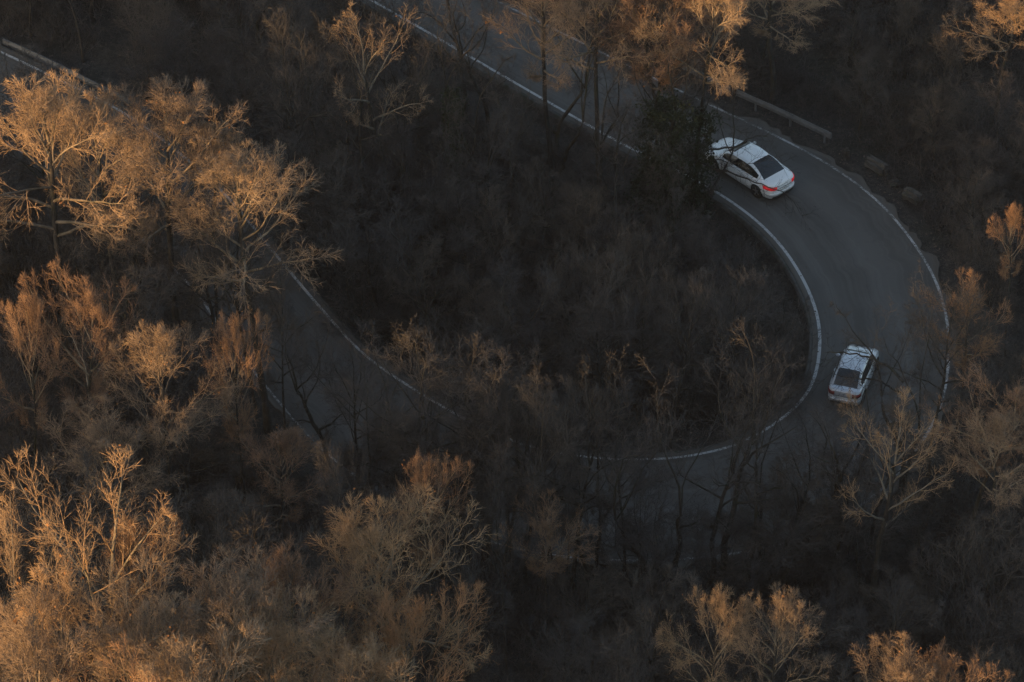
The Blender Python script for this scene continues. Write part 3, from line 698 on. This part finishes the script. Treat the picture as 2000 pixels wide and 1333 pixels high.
for i, src in enumerate(BR):
    oi = ng.nodes.new('GeometryNodeObjectInfo'); oi.inputs[0].default_value = src; oi.inputs['As Instance'].default_value = True
    ip = ng.nodes.new('GeometryNodeInstanceOnPoints'); cmpn = ng.nodes.new('FunctionNodeCompare'); cmpn.data_type = 'FLOAT'; cmpn.operation = 'EQUAL'
    cmpn.inputs[1].default_value = float(i); cmpn.inputs['Epsilon'].default_value = .1; ng.links.new(attr('bk'), cmpn.inputs[0])
    ng.links.new(gi.outputs[0], ip.inputs['Points']); ng.links.new(cmpn.outputs[0], ip.inputs['Selection']); ng.links.new(oi.outputs['Geometry'], ip.inputs['Instance'])
    ng.links.new(cx.outputs[0], ip.inputs['Rotation']); ng.links.new(attr('bs'), ip.inputs['Scale']); ng.links.new(ip.outputs[0], jn.inputs[0])
ng.links.new(jn.outputs[0], go.inputs[0]); mo = og.modifiers.new('scatter', 'NODES'); mo.node_group = ng

N = 36000
bx = rng.uniform(-60, 2060, N); by = rng.uniform(-60, 1400, N)
tt = (0-CAM[2])
dx = (bx-1000)/FPX; v_ = (by-666.5)/FPX; dy = CP-v_*SP; dz = -SP-v_*CP; k_ = tt/dz; LX = CAM[0]+k_*dx; LY = CAM[1]+k_*dy
rd, sdd = road_dist(LX, LY); kp = (rd > .1) | ((rd > -.9) & (rng.random(N) < .10)) ; LX, LY, rd = LX[kp], LY[kp], rd[kp]; n = len(LX)
LZ = np.where(rd > .0, ground_z(LX, LY)+.015, .012)
q = np.stack([LX, LY, LZ], 1); a = rng.normal(size=(n, 3)); a[:, 2] *= .25; a = norm(a); b = norm(np.cross(np.array([0, 0, 1.])+rng.normal(0, .3, (n, 3)), a)); s_ = rng.uniform(.03, .075, (n, 1))
V = np.stack([q-a*s_, q-b*s_*.6, q+a*s_, q+b*s_*.6+np.array([0, 0, .02])], 1).reshape(-1, 3)
m = M('litter_leaf', .85, .2); m.col(m.ramp(m.noise(2.5, 5, .8, m.pos()), [(.3, (.05, .042, .036)), (.55, (.095, .074, .058)), (.75, (.20, .165, .13))]))
ol = link('fallen_leaves', mk_mesh('fallen_leaves', V, [np.arange(n*4).reshape(-1, 4)], smooth=False), mats=m.m)
tag(ol, 'brown fallen leaves strewn over the forest floor and road edges', 'leaves', kind='stuff')

# ------------------------------------------------------------------ fallen branches on the slope inside the bend
def log_mesh(seed, L=3., r0=.07):
    r = np.random.default_rng(seed); a = Acc(); pts, ds = grow(r, np.array([[-L/2, 0, .12]]), np.array([[1., 0, .02]]), np.array([L]), 8, .12, 0)
    pts[..., 2] = .12+np.abs(r.normal(0, .04, pts.shape[:2])); rd = (r0*np.linspace(1, .3, 9))[None]; a.add(*tubes(pts, rd, 6))
    P, D, L2, rr = children(r, pts, ds, rd, np.array([L]), 6, .3, 1, .7, .2, .3, .3); D[:, 2] = np.abs(D[:, 2])*.5; pt, d2 = grow(r, P, D, L2, 3, .2, 0)
    a.add(*tubes(pt, np.full((len(P), 1), .022)*np.linspace(1, .4, 4)[None], 4)); return a.mesh('fallen_branch')
for i, (px, py, L, rz, lab) in enumerate([(1115, 412, 2.2, -.55, 'pale fallen branch on the dark slope inside the bend, upper of two'), (1120, 448, 3.4, -.25, 'longer pale fallen branch just below the upper one inside the bend'),
        (925, 438, 1.2, 0, 'short pale stick lying left of the two fallen branches'), (560, 1005, 1.3, -.5, 'pale broken branch lying in the dark gap above the amber twin-topped crown'),
        (478, 1050, 1.5, -.8, 'pale branch leaning in the dark gap left of the broken one'), (1215, 770, 1.3, .6, 'pale forked stick lying in the wood inside the bend near the lower road'),
        (1870, 330, 1.6, .1, 'grey fallen branch outside the bend right of the stone blocks')]):
    me = log_mesh(40+i, L, .05+.01*L); me.materials.append(BARK_PALE); p = at(px, py, -.3); o = link('fallen_branch', me)
    o.location = (p[0], p[1], gz(p[0], p[1])+.25); o.rotation_euler = (0, 0, rz); tag(o, lab, 'branch')

# ------------------------------------------------------------------ ivy
def ivy_on(px, py, h, r0, r1, n, seed, parent_label, kind='gnarl', th=13, wpx=200):
    t = tall(px, py, th, wpx, kind, parent_label); r = np.random.default_rng(seed)
    z = r.random(n)**.8*h; a = r.uniform(0, 6.28, n); lump = .2+1.7*vnoise(z*1.1+seed, a*1.2)+(r.random(n) < .08)*.5
    rr = (r0+(r1-r0)*(z/h))*lump*r.uniform(.45, 1.05, n)
    q = np.stack([rr*np.cos(a), rr*np.sin(a), z], 1); u = norm(r.normal(size=(n, 3))); v = norm(np.cross(u, r.normal(size=(n, 3)))); s = r.uniform(.03, .085, (n, 1))
    V = np.stack([q-u*s, q+v*s*.7, q+u*s, q-v*s*.7], 1).reshape(-1, 3)/np.array([t.scale[0], t.scale[1], t.scale[2]])
    o = link('ivy', mk_mesh('ivy', V, [np.arange(n*4).reshape(-1, 4)], smooth=False), t, IVY); o['kind'] = 'stuff'
    return t
ivy_on(1300, 420, 7.2, 1.2, .85, 8500, 1, 'tree wrapped in a thick dark green ivy mass beside the upper road', th=11)
tcar = ivy_on(1362, 405, 6.0, .75, .5, 3500, 2, 'dark ivied trunk between the green ivy mass and the white car', th=9, wpx=150)
ivy_on(893, 385, 6.8, .45, .35, 2200, 3, 'tree with a slim green ivy sleeve inside the upper road', th=12)
ivy_on(1262, 405, 3.5, .8, .4, 2200, 5, 'short ivied trunk left of the thick ivy mass', kind='grey', th=7, wpx=150)
for px, py, h, wp, kind, lab in [(1092, 345, 12.5, 220, 'gnarl', 'stout dark trunk with rising limbs across the upper road'), (1275, 352, 11.0, 170, 'grey', 'slim dark trunk before the upper road just left of the ivy mass'),
                                 (1170, 345, 9.5, 150, 'gnarl', 'thin crooked tree between the stout trunk and the ivy before the upper road'), (905, 250, 11, 170, 'gnarl', 'dark trunk crossing the inner white line of the upper road')]:
    tall(px, py, h, wp, kind, lab)

# long low limbs of the ivied tree reaching over the white car
def limb(parent, pix, r0, seed, sides=6):
    r = np.random.default_rng(seed); K = np.array([at(*p) for p in pix]); P3 = np.stack([np.interp(np.linspace(0, len(K)-1, 15), np.arange(len(K)), K[:, i]) for i in range(3)], 1)
    P3[1:-1] += r.normal(0, .035, (13, 3)); P3 = P3-np.array([parent.location.x, parent.location.y, parent.location.z]); c_, s_ = math.cos(-parent.rotation_euler.z), math.sin(-parent.rotation_euler.z)
    P3 = np.stack([c_*P3[:, 0]-s_*P3[:, 1], s_*P3[:, 0]+c_*P3[:, 1], P3[:, 2]], 1)/np.array(parent.scale)
    pts = P3[None]; ds = np.zeros_like(pts); ds[:, :-1] = norm(np.diff(pts, axis=1)); ds[:, -1] = ds[:, -2]; rad = (r0*np.linspace(1, .25, 15))[None]; a = Acc(); a.add(*tubes(pts, rad, sides))
    L = np.array([float(np.linalg.norm(np.diff(P3, axis=0), axis=1).sum())])
    for k_, ra, l0, mm, rr in ((12, .32, .7, 5, .016), (5, .5, .35, 3, .010), (4, .5, .2, 1, .008)):
        P, D, L, _ = children(r, pts, ds, rad, L, k_, .2, 1, .8, .25, ra, .3); L = np.clip(L, l0, 1.9); pts, ds = grow(r, P, D, L, mm, .2, .03)
        rad = np.full((len(P), 1), rr)*np.linspace(1, .4, mm+1)[None]; a.add(*tubes(pts, rad, 4 if mm > 3 else 3))
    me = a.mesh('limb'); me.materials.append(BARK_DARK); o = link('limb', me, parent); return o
tcar.rotation_euler.x = tcar.rotation_euler.y = 0
limb(tcar, [(1356, 300, 3.2), (1400, 290, 3.3), (1437, 289, 3.4), (1455, 274, 3.6), (1480, 265, 3.7), (1502, 268, 3.8)], .085, 71)
limb(tcar, [(1360, 315, 2.6), (1400, 330, 2.6), (1440, 342, 2.7), (1478, 358, 2.8), (1500, 366, 2.8), (1528, 376, 2.9), (1552, 396, 2.7), (1570, 428, 2.4)], .07, 72)
limb(tcar, [(1355, 250, 4.6), (1400, 222, 4.8), (1415, 240, 4.8), (1440, 255, 4.7), (1462, 262, 4.6)], .05, 73)

limb(second, [(1765, 747, 6.4), (1740, 722, 6.8), (1712, 704, 7.0), (1680, 694, 7.1), (1645, 688, 7.0), (1606, 690, 6.8)], .085, 81)
limb(second, [(1765, 775, 5.6), (1735, 752, 6.0), (1700, 738, 5.9), (1665, 741, 5.8), (1622, 728, 5.8)], .065, 82)
limb(tcar, [(1358, 320, 2.4), (1392, 312, 3.0), (1425, 318, 3.4), (1460, 322, 3.5), (1500, 312, 3.6), (1530, 318, 3.6)], .04, 74)

# ------------------------------------------------------------------ guardrails
def guardrail(pix, lab, flare=True):
    pts = np.array([at(a, b, .6)[:2] for a, b in pix]); Pc = catmull(pts, 8); L = np.concatenate([[0], np.cumsum(np.linalg.norm(np.diff(Pc, axis=0), axis=1))]); tot = L[-1]
    def pt(s): return np.array([np.interp(s, L, Pc[:, 0]), np.interp(s, L, Pc[:, 1])])
    o0 = pt(0); root = empty('guardrail', (o0[0], o0[1], gz(*o0))); z0 = gz(*o0)
    tag(root, lab, 'guardrail')
    prof = [(-.02, .0), (.06, .04), (.06, .09), (-.06, .14), (-.06, .19), (.06, .24), (.06, .29), (-.02, .33)]
    n = 40; S = np.linspace(0, tot, n); C_ = np.array([pt(s) for s in S]); T = norm(np.gradient(C_, axis=0)); Nn = np.stack([-T[:, 1], T[:, 0]], 1)
    V = np.zeros((n, 16, 3))
    for j, (o_, z_) in enumerate(prof):
        for q, off in ((j, .012), (15-j, -.012)):
            V[:, q, :2] = C_+Nn*(o_+off)-o0; V[:, q, 2] = .42+z_+(off if j in (0, 7) else 0)*0
    I = np.arange(n*16).reshape(n, 16); F = np.concatenate([np.stack([I[:-1, j], I[1:, j], I[1:, (j+1) % 16], I[:-1, (j+1) % 16]], -1) for j in range(16)])
    link('rail', mk_mesh('rail', V, [F, I[0][None, ::-1], I[-1][None]], smooth=False), root, STEEL)
    k = max(2, int(tot/2)+1); pm = None
    for s in np.linspace(.15, tot-.15, k):
        c = pt(s); bm = bmesh.new()
        if pm is None:
            bmesh.ops.create_cube(bm, size=1); bmesh.ops.scale(bm, vec=(.10, .06, 1.0), verts=bm.verts); bmesh.ops.bevel(bm, geom=bm.edges[:], offset=.008, segments=1, affect='EDGES')
            pm = bpy.data.meshes.new('post'); bm.to_mesh(pm); pm.materials.append(STEEL)
        bm.free(); q = bpy.data.objects.new('post', pm); COL.objects.link(q); q.parent = root; t = pt(min(s+.1, tot))-pt(max(s-.1, 0))
        q.location = (c[0]-o0[0], c[1]-o0[1], .18); q.rotation_euler.z = math.atan2(t[1], t[0])
    for e in ((0, 1) if flare else ()):
        bm = bmesh.new(); bmesh.ops.create_cube(bm, size=1); bmesh.ops.scale(bm, vec=(.42, .13, .33), verts=bm.verts); bmesh.ops.bevel(bm, geom=bm.edges[:], offset=.04, segments=2, affect='EDGES')
        pm2 = bpy.data.meshes.new('end_terminal'); bm.to_mesh(pm2); bm.free(); pm2.materials.append(STEEL)
        q = bpy.data.objects.new('end_terminal', pm2); COL.objects.link(q); q.parent = root; s = tot*e; c = pt(s); t = pt(min(s+.1, tot))-pt(max(s-.1, 0))
        q.location = (c[0]-o0[0], c[1]-o0[1], .575); q.rotation_euler.z = math.atan2(t[1], t[0])
    return root
guardrail([(1340, 128), (1430, 172), (1520, 212), (1617, 258)], 'grey metal guardrail with a blunt end outside the upper road behind the white car')
guardrail([(10, 62), (90, 98), (180, 143), (290, 197)], 'dull metal guardrail along the far edge of the left road leg')

# ------------------------------------------------------------------ old stone blocks beside the bend
def block(px, py, sz, rz, seed, lab, tilt=0):
    r = random.Random(seed); bm = bmesh.new(); bmesh.ops.create_cube(bm, size=1); bmesh.ops.scale(bm, vec=sz, verts=bm.verts)
    bmesh.ops.bevel(bm, geom=bm.edges[:], offset=.13, segments=2, affect='EDGES'); bmesh.ops.subdivide_edges(bm, edges=bm.edges[:], cuts=2, use_grid_fill=True)
    for v in bm.verts: v.co += Vector((r.uniform(-1, 1), r.uniform(-1, 1), r.uniform(-1, 1)))*.045
    me = bpy.data.meshes.new('stone_block'); bm.to_mesh(me); bm.free(); me.materials.append(CONCRETE)
    p = at(px, py, .2); o = link('stone_block', me); o.location = (p[0], p[1], gz(p[0], p[1])+sz[2]*.42); o.rotation_euler = (tilt, .06, rz); tag(o, lab, 'stone block')
block(1713, 322, (1.25, .5, .6), R(-42), 1, 'weathered stone block beside the bend, nearer the guardrail')
block(1785, 382, (1.1, .55, .6), R(-44), 2, 'weathered stone block beside the bend, farther from the guardrail', .1)
block(1748, 352, (.5, .4, .35), R(-20), 3, 'small rubble stone between the two weathered blocks', .2)
block(1652, 300, (.35, .3, .7), R(-30), 4, 'small upright marker stone past the blunt guardrail end')

# ------------------------------------------------------------------ cars
def car(label, px, py, heading, paint, L=4.6, W=1.85, H=1.38, WB=2.75, n_end=5.5, rear=(-1.62, -.72), front=(.42, 1.12), belt=.93, deck=.97, tail=TAIL, rail=.55, roof_w=.60, scale=1.0):
    p = at(px, py, 0); hd = R(heading); c = np.array([math.cos(hd), math.sin(hd)])*L/2
    root = empty('car', (p[0]+c[0], p[1]+c[1], 0.005), hd); tag(root, label, 'car')
    hl, hw = L/2, W/2
    def ww(x): return hw*(1-min(1, abs(x/hl))**n_end)**(1/n_end)*(1-.05*max(0, x/hl))*(1-.02*max(0, -x/hl))
    K = [(-hl, deck-.22), (-hl+.05, deck-.07), (-hl+.16, deck-.01), (rear[0], deck), (0, deck-.01), (front[1], deck-.02), (hl-.75, deck-.14), (hl-.25, deck-.24), (hl-.06, deck-.34), (hl, deck-.45)]
    def zh(x): return float(np.interp(x, [a for a, _ in K], [b for _, b in K]))
    xw = [-WB/2+(-.02), WB/2]; rw = .335; ra = .375
    th = np.linspace(0, math.pi, 64); X = sorted(set(list(-hl*np.cos(th))+[x+ra*math.cos(a) for x in xw for a in np.linspace(0, math.pi, 15)]))
    rows = []
    for x in X:
        w_ = max(ww(x), .0); z1 = zh(x); endk = max(0, (abs(x)-(hl-.25))/.25); zl = .20+.12*endk**2; zs = z1-.07-.03*endk
        pr = [(.90, zl), (.975, zl+.08), (1.0, zl+.2), (1.0, .58), (.988, .72 if zs > .8 else zs-.12), (.962, zs-.03), (.93, zs+.025), (.86, z1-.018), (.6, z1-.004), (.3, z1), (0, z1+.002)]
        ar = 0
        for xx in xw:
            if abs(x-xx) < ra: ar = max(ar, rw+math.sqrt(ra*ra-(x-xx)**2))
        rows.append([(x, w_*a, max(b, ar*(1 if i < 5 else 0)) if i < 5 else b) for i, (a, b) in enumerate(pr)])
    nr, nc = len(rows), len(rows[0]); Vb = []
    for r_ in rows: Vb += [(x, y, z) for x, y, z in r_]+[(x, -y, z) for x, y, z in r_[-2::-1]]
    cc = 2*nc-1; I = np.arange(nr*cc).reshape(nr, cc); F = np.stack([I[:-1, :-1], I[:-1, 1:], I[1:, 1:], I[1:, :-1]], -1).reshape(-1, 4)
    link('body', mk_mesh('body', Vb, [F]), root, paint)
    # underbody
    def boxm(name, c_, s_, mat, par, bev=.02, rot=None):
        bm = bmesh.new(); bmesh.ops.create_cube(bm, size=1); bmesh.ops.scale(bm, vec=s_, verts=bm.verts)
        if bev: bmesh.ops.bevel(bm, geom=bm.edges[:], offset=bev, segments=2, affect='EDGES')
        me = bpy.data.meshes.new(name); bm.to_mesh(me); bm.free(); o = link(name, me, par, mat); o.location = c_
        if rot: o.rotation_euler = rot
        return o
    boxm('underbody', (0, 0, .44), (L-.5, W-.46, .5), TRIM, root, .1)
    # greenhouse
    xr0, xr1, xf1, xf0 = rear[0], rear[1], front[0], front[1]
    GXs = sorted(set(list(np.linspace(xr0, xr1, 9))+list(np.linspace(xr1, xf1, 11))+list(np.linspace(xf1, xf0, 9))+[xr0+.28, xf0-.22, -.22, -.14]))
    def zr(x):
        if x < xr1: t = (x-xr0)/(xr1-xr0); return belt+.03+(H-.035-belt-.03)*math.sin(t*math.pi/2)**.92
        if x > xf1: t = (xf0-x)/(xf0-xf1); return belt+.03+(H-.025-belt-.03)*math.sin(t*math.pi/2)**.95
        t = (x-xr1)/(xf1-xr1); return H-.035+.01*t+.035*math.sin(math.pi*t)
    def yb(x): return float(np.interp(x, [xr0, xr0+.5, 0, xf0-.4, xf0], [hw*.80, hw*.89, hw*.925, hw*.90, hw*.82]))
    def yr(x): return float(np.interp(x, [xr0, xr1, 0, xf1, xf0], [hw*.76, hw*roof_w*1.03, hw*(roof_w+.05), hw*roof_w*1.04, hw*.78]))
    Vg = []
    for x in GXs:
        a, b, zb_, zt = yb(x), yr(x), belt, zr(x); row = []
        for v in (0, .07, .45, .86, 1.0):
            row.append((x, a+(b-a)*v+.03*math.sin(v*math.pi), zb_+(zt-.045*min(1, (zt-zb_)*5)-zb_)*v))
        row += [(x, b-.07, zt-.012*min(1, (zt-zb_)*5)), (x, b*.5, zt+.004), (x, 0, zt+.008)]
        Vg += row+[(x_, -y_, z_) for x_, y_, z_ in row[-2::-1]]
    cc = 15; I = np.arange(len(GXs)*cc).reshape(-1, cc); G = {}
    for i in range(len(GXs)-1):
        xm = (GXs[i]+GXs[i+1])/2
        for j in range(cc-1):
            jj = j if j < 7 else 13-j; sd_ = 'l' if j < 7 else 'r'
            key = ('roof', '')
            if jj >= 5 and xm > xf1+.02: key = ('windscreen', '')
            elif jj >= 5 and xm < xr1: key = ('rear_window', '')
            elif jj in (1, 2) and xr0+.28 < xm < xf0-.22:
                key = ('side_window', sd_+('f' if xm > -.14 else 'b')) if not (-.22 < xm < -.14) else ('pillar', sd_)
            G.setdefault(key, []).append([I[i, j], I[i, j+1], I[i+1, j+1], I[i+1, j]])
    Vg = np.array(Vg)
    for (nm, k_), fs in G.items():
        fs = np.array(fs); u, inv = np.unique(fs.ravel(), return_inverse=True)
        link(nm, mk_mesh(nm, Vg[u], [inv.reshape(-1, 4)]), root, {'roof': paint, 'pillar': TRIM}.get(nm, GLASS))
    # wheels
    for xx in xw:
        for sy in (1, -1):
            wr = bpy.data.objects.new('wheel', None); COL.objects.link(wr); wr.parent = root; wr.location = (xx, sy*(hw-.115), rw)
            prof = [(.21, -.09), (rw-.03, -.105), (rw, -.08), (rw, .08), (rw-.03, .105), (.21, .09)]
            k = 28; a = np.arange(k)*2*math.pi/k; V = np.array([[(r_*math.cos(t), y_, r_*math.sin(t)) for t in a] for r_, y_ in prof]).reshape(-1, 3)
            I = np.arange(len(prof)*k).reshape(-1, k); F = np.concatenate([np.stack([I[q], np.roll(I[q], -1), np.roll(I[(q+1) % len(prof)], -1), I[(q+1) % len(prof)]], -1) for q in range(len(prof))])
            link('tyre', mk_mesh('tyre', V, [F]), wr, RUBBER)
            bm = bmesh.new()
            yo = sy*.07
            for q in range(5):
                g_ = bmesh.ops.create_cube(bm, size=1); vs = g_['verts']; bmesh.ops.scale(bm, vec=(.2, .03, .055), verts=vs); bmesh.ops.translate(bm, vec=(.11, yo, 0), verts=vs)
                bmesh.ops.rotate(bm, cent=(0, 0, 0), matrix=Matrix.Rotation(q*2*math.pi/5, 3, 'Y'), verts=vs)
            g_ = bmesh.ops.create_cone(bm, cap_ends=True, segments=24, radius1=.055, radius2=.055, depth=.05); bmesh.ops.rotate(bm, cent=(0, 0, 0), matrix=Matrix.Rotation(math.pi/2, 3, 'X'), verts=g_['verts']); bmesh.ops.translate(bm, vec=(0, yo, 0), verts=g_['verts'])
            g_ = bmesh.ops.create_cone(bm, cap_ends=False, segments=28, radius1=.222, radius2=.205, depth=.16); bmesh.ops.rotate(bm, cent=(0, 0, 0), matrix=Matrix.Rotation(math.pi/2, 3, 'X'), verts=g_['verts'])
            me = bpy.data.meshes.new('rim'); bm.to_mesh(me); bm.free(); link('rim', me, wr, RIM)
            bm = bmesh.new(); g_ = bmesh.ops.create_cone(bm, cap_ends=True, segments=24, radius1=.2, radius2=.2, depth=.02); bmesh.ops.rotate(bm, cent=(0, 0, 0), matrix=Matrix.Rotation(math.pi/2, 3, 'X'), verts=g_['verts'])
            me = bpy.data.meshes.new('brake_disc'); bm.to_mesh(me); bm.free(); link('brake_disc', me, wr, TRIM)
    def xend(y, s=1):
        f = (1-.05*(s > 0)-.02*(s < 0)); return s*hl*(1-min(.999, abs(y)/(hw*f))**n_end)**(1/n_end)
    def patch(name, y0, y1, z0, z1, s, mat, off=.012, n=10, lean=0):
        ys = np.linspace(y0, y1, n); V = []
        for y in ys:
            xe = xend(y, s)
            for zz in (z0, z1): V.append((xe+s*off-s*lean*(zz-z0), y*1.004, zz))
            for zz in (z1, z0): V.append((xe-s*.08, y*.96, zz))
        I = np.arange(len(V)).reshape(-1, 4); F = np.concatenate([np.stack([I[:-1, j], I[1:, j], I[1:, (j+1) % 4], I[:-1, (j+1) % 4]], -1) for j in range(4)]+[I[0][None], I[-1][None, ::-1]])
        me = mk_mesh(name, V, [F], smooth=False); bm = bmesh.new(); bm.from_mesh(me); bmesh.ops.recalc_face_normals(bm, faces=bm.faces); bm.to_mesh(me); bm.free()
        return link(name, me, root, mat)
    zt = deck-.12
    for sy in (1, -1):
        patch('tail_light', sy*hw*.50, sy*hw*.93, zt-.16, zt, -1, tail, .014)
        patch('headlight', sy*hw*.52, sy*hw*.88, .47, .585, 1, HEAD, .008)
        o = boxm('wing_mirror', (xf0-.42, sy*(hw+.07), belt+.03), (.16, .2, .13), paint, root, .045)
        boxm('door_handle', (-.30, sy*(hw+.004), belt-.16), (.17, .03, .03), paint, root, .008)
        boxm('door_seam', (-.42, sy*(hw-.004), .56), (.012, .012, .5), TRIM, root, 0)
        boxm('door_seam', (.82, sy*(hw-.004), .56), (.012, .012, .5), TRIM, root, 0)
    patch('lid_seam', -hw*.49, hw*.49, zt-.17, zt-.155, -1, TRIM, .006, 12)
    patch('number_plate', -.26, .26, zt-.33, zt-.22, -1, PLATE, .012, 4)
    patch('rear_bumper_insert', -hw*.7, hw*.7, .24, .34, -1, TRIM, .01, 12)
    patch('rear_bumper', -hw*.955, hw*.955, .38, .52, -1, paint, .035, 20)
    patch('grille', -hw*.42, hw*.42, .36, .56, 1, TRIM, .012, 10)
    return root
car('white two-door saloon with glowing red tail lights, driving up the bend', 1531, 388, 131.5, WHITE, L=4.6, W=1.86, H=1.38)
m = M('silver_paint_metallic', .28, .5); m.col(m.ramp(m.noise(2, 3, .5, m.coord()), [(.3, (.42, .44, .48)), (.7, (.50, .52, .56))])); m.b.inputs['Metallic'].default_value = .35; m.b.inputs['Coat Weight'].default_value = .6
car('silver saloon with a dark rear window, half hidden by branches in the bend', 1645, 799, 72, m.m, L=3.65, W=1.54, H=1.38, WB=2.25, n_end=7, rear=(-1.48, -.78), front=(.42, .92), belt=.92, deck=.95, tail=TAIL_OFF, roof_w=.66)
print('objects', len(bpy.data.objects))
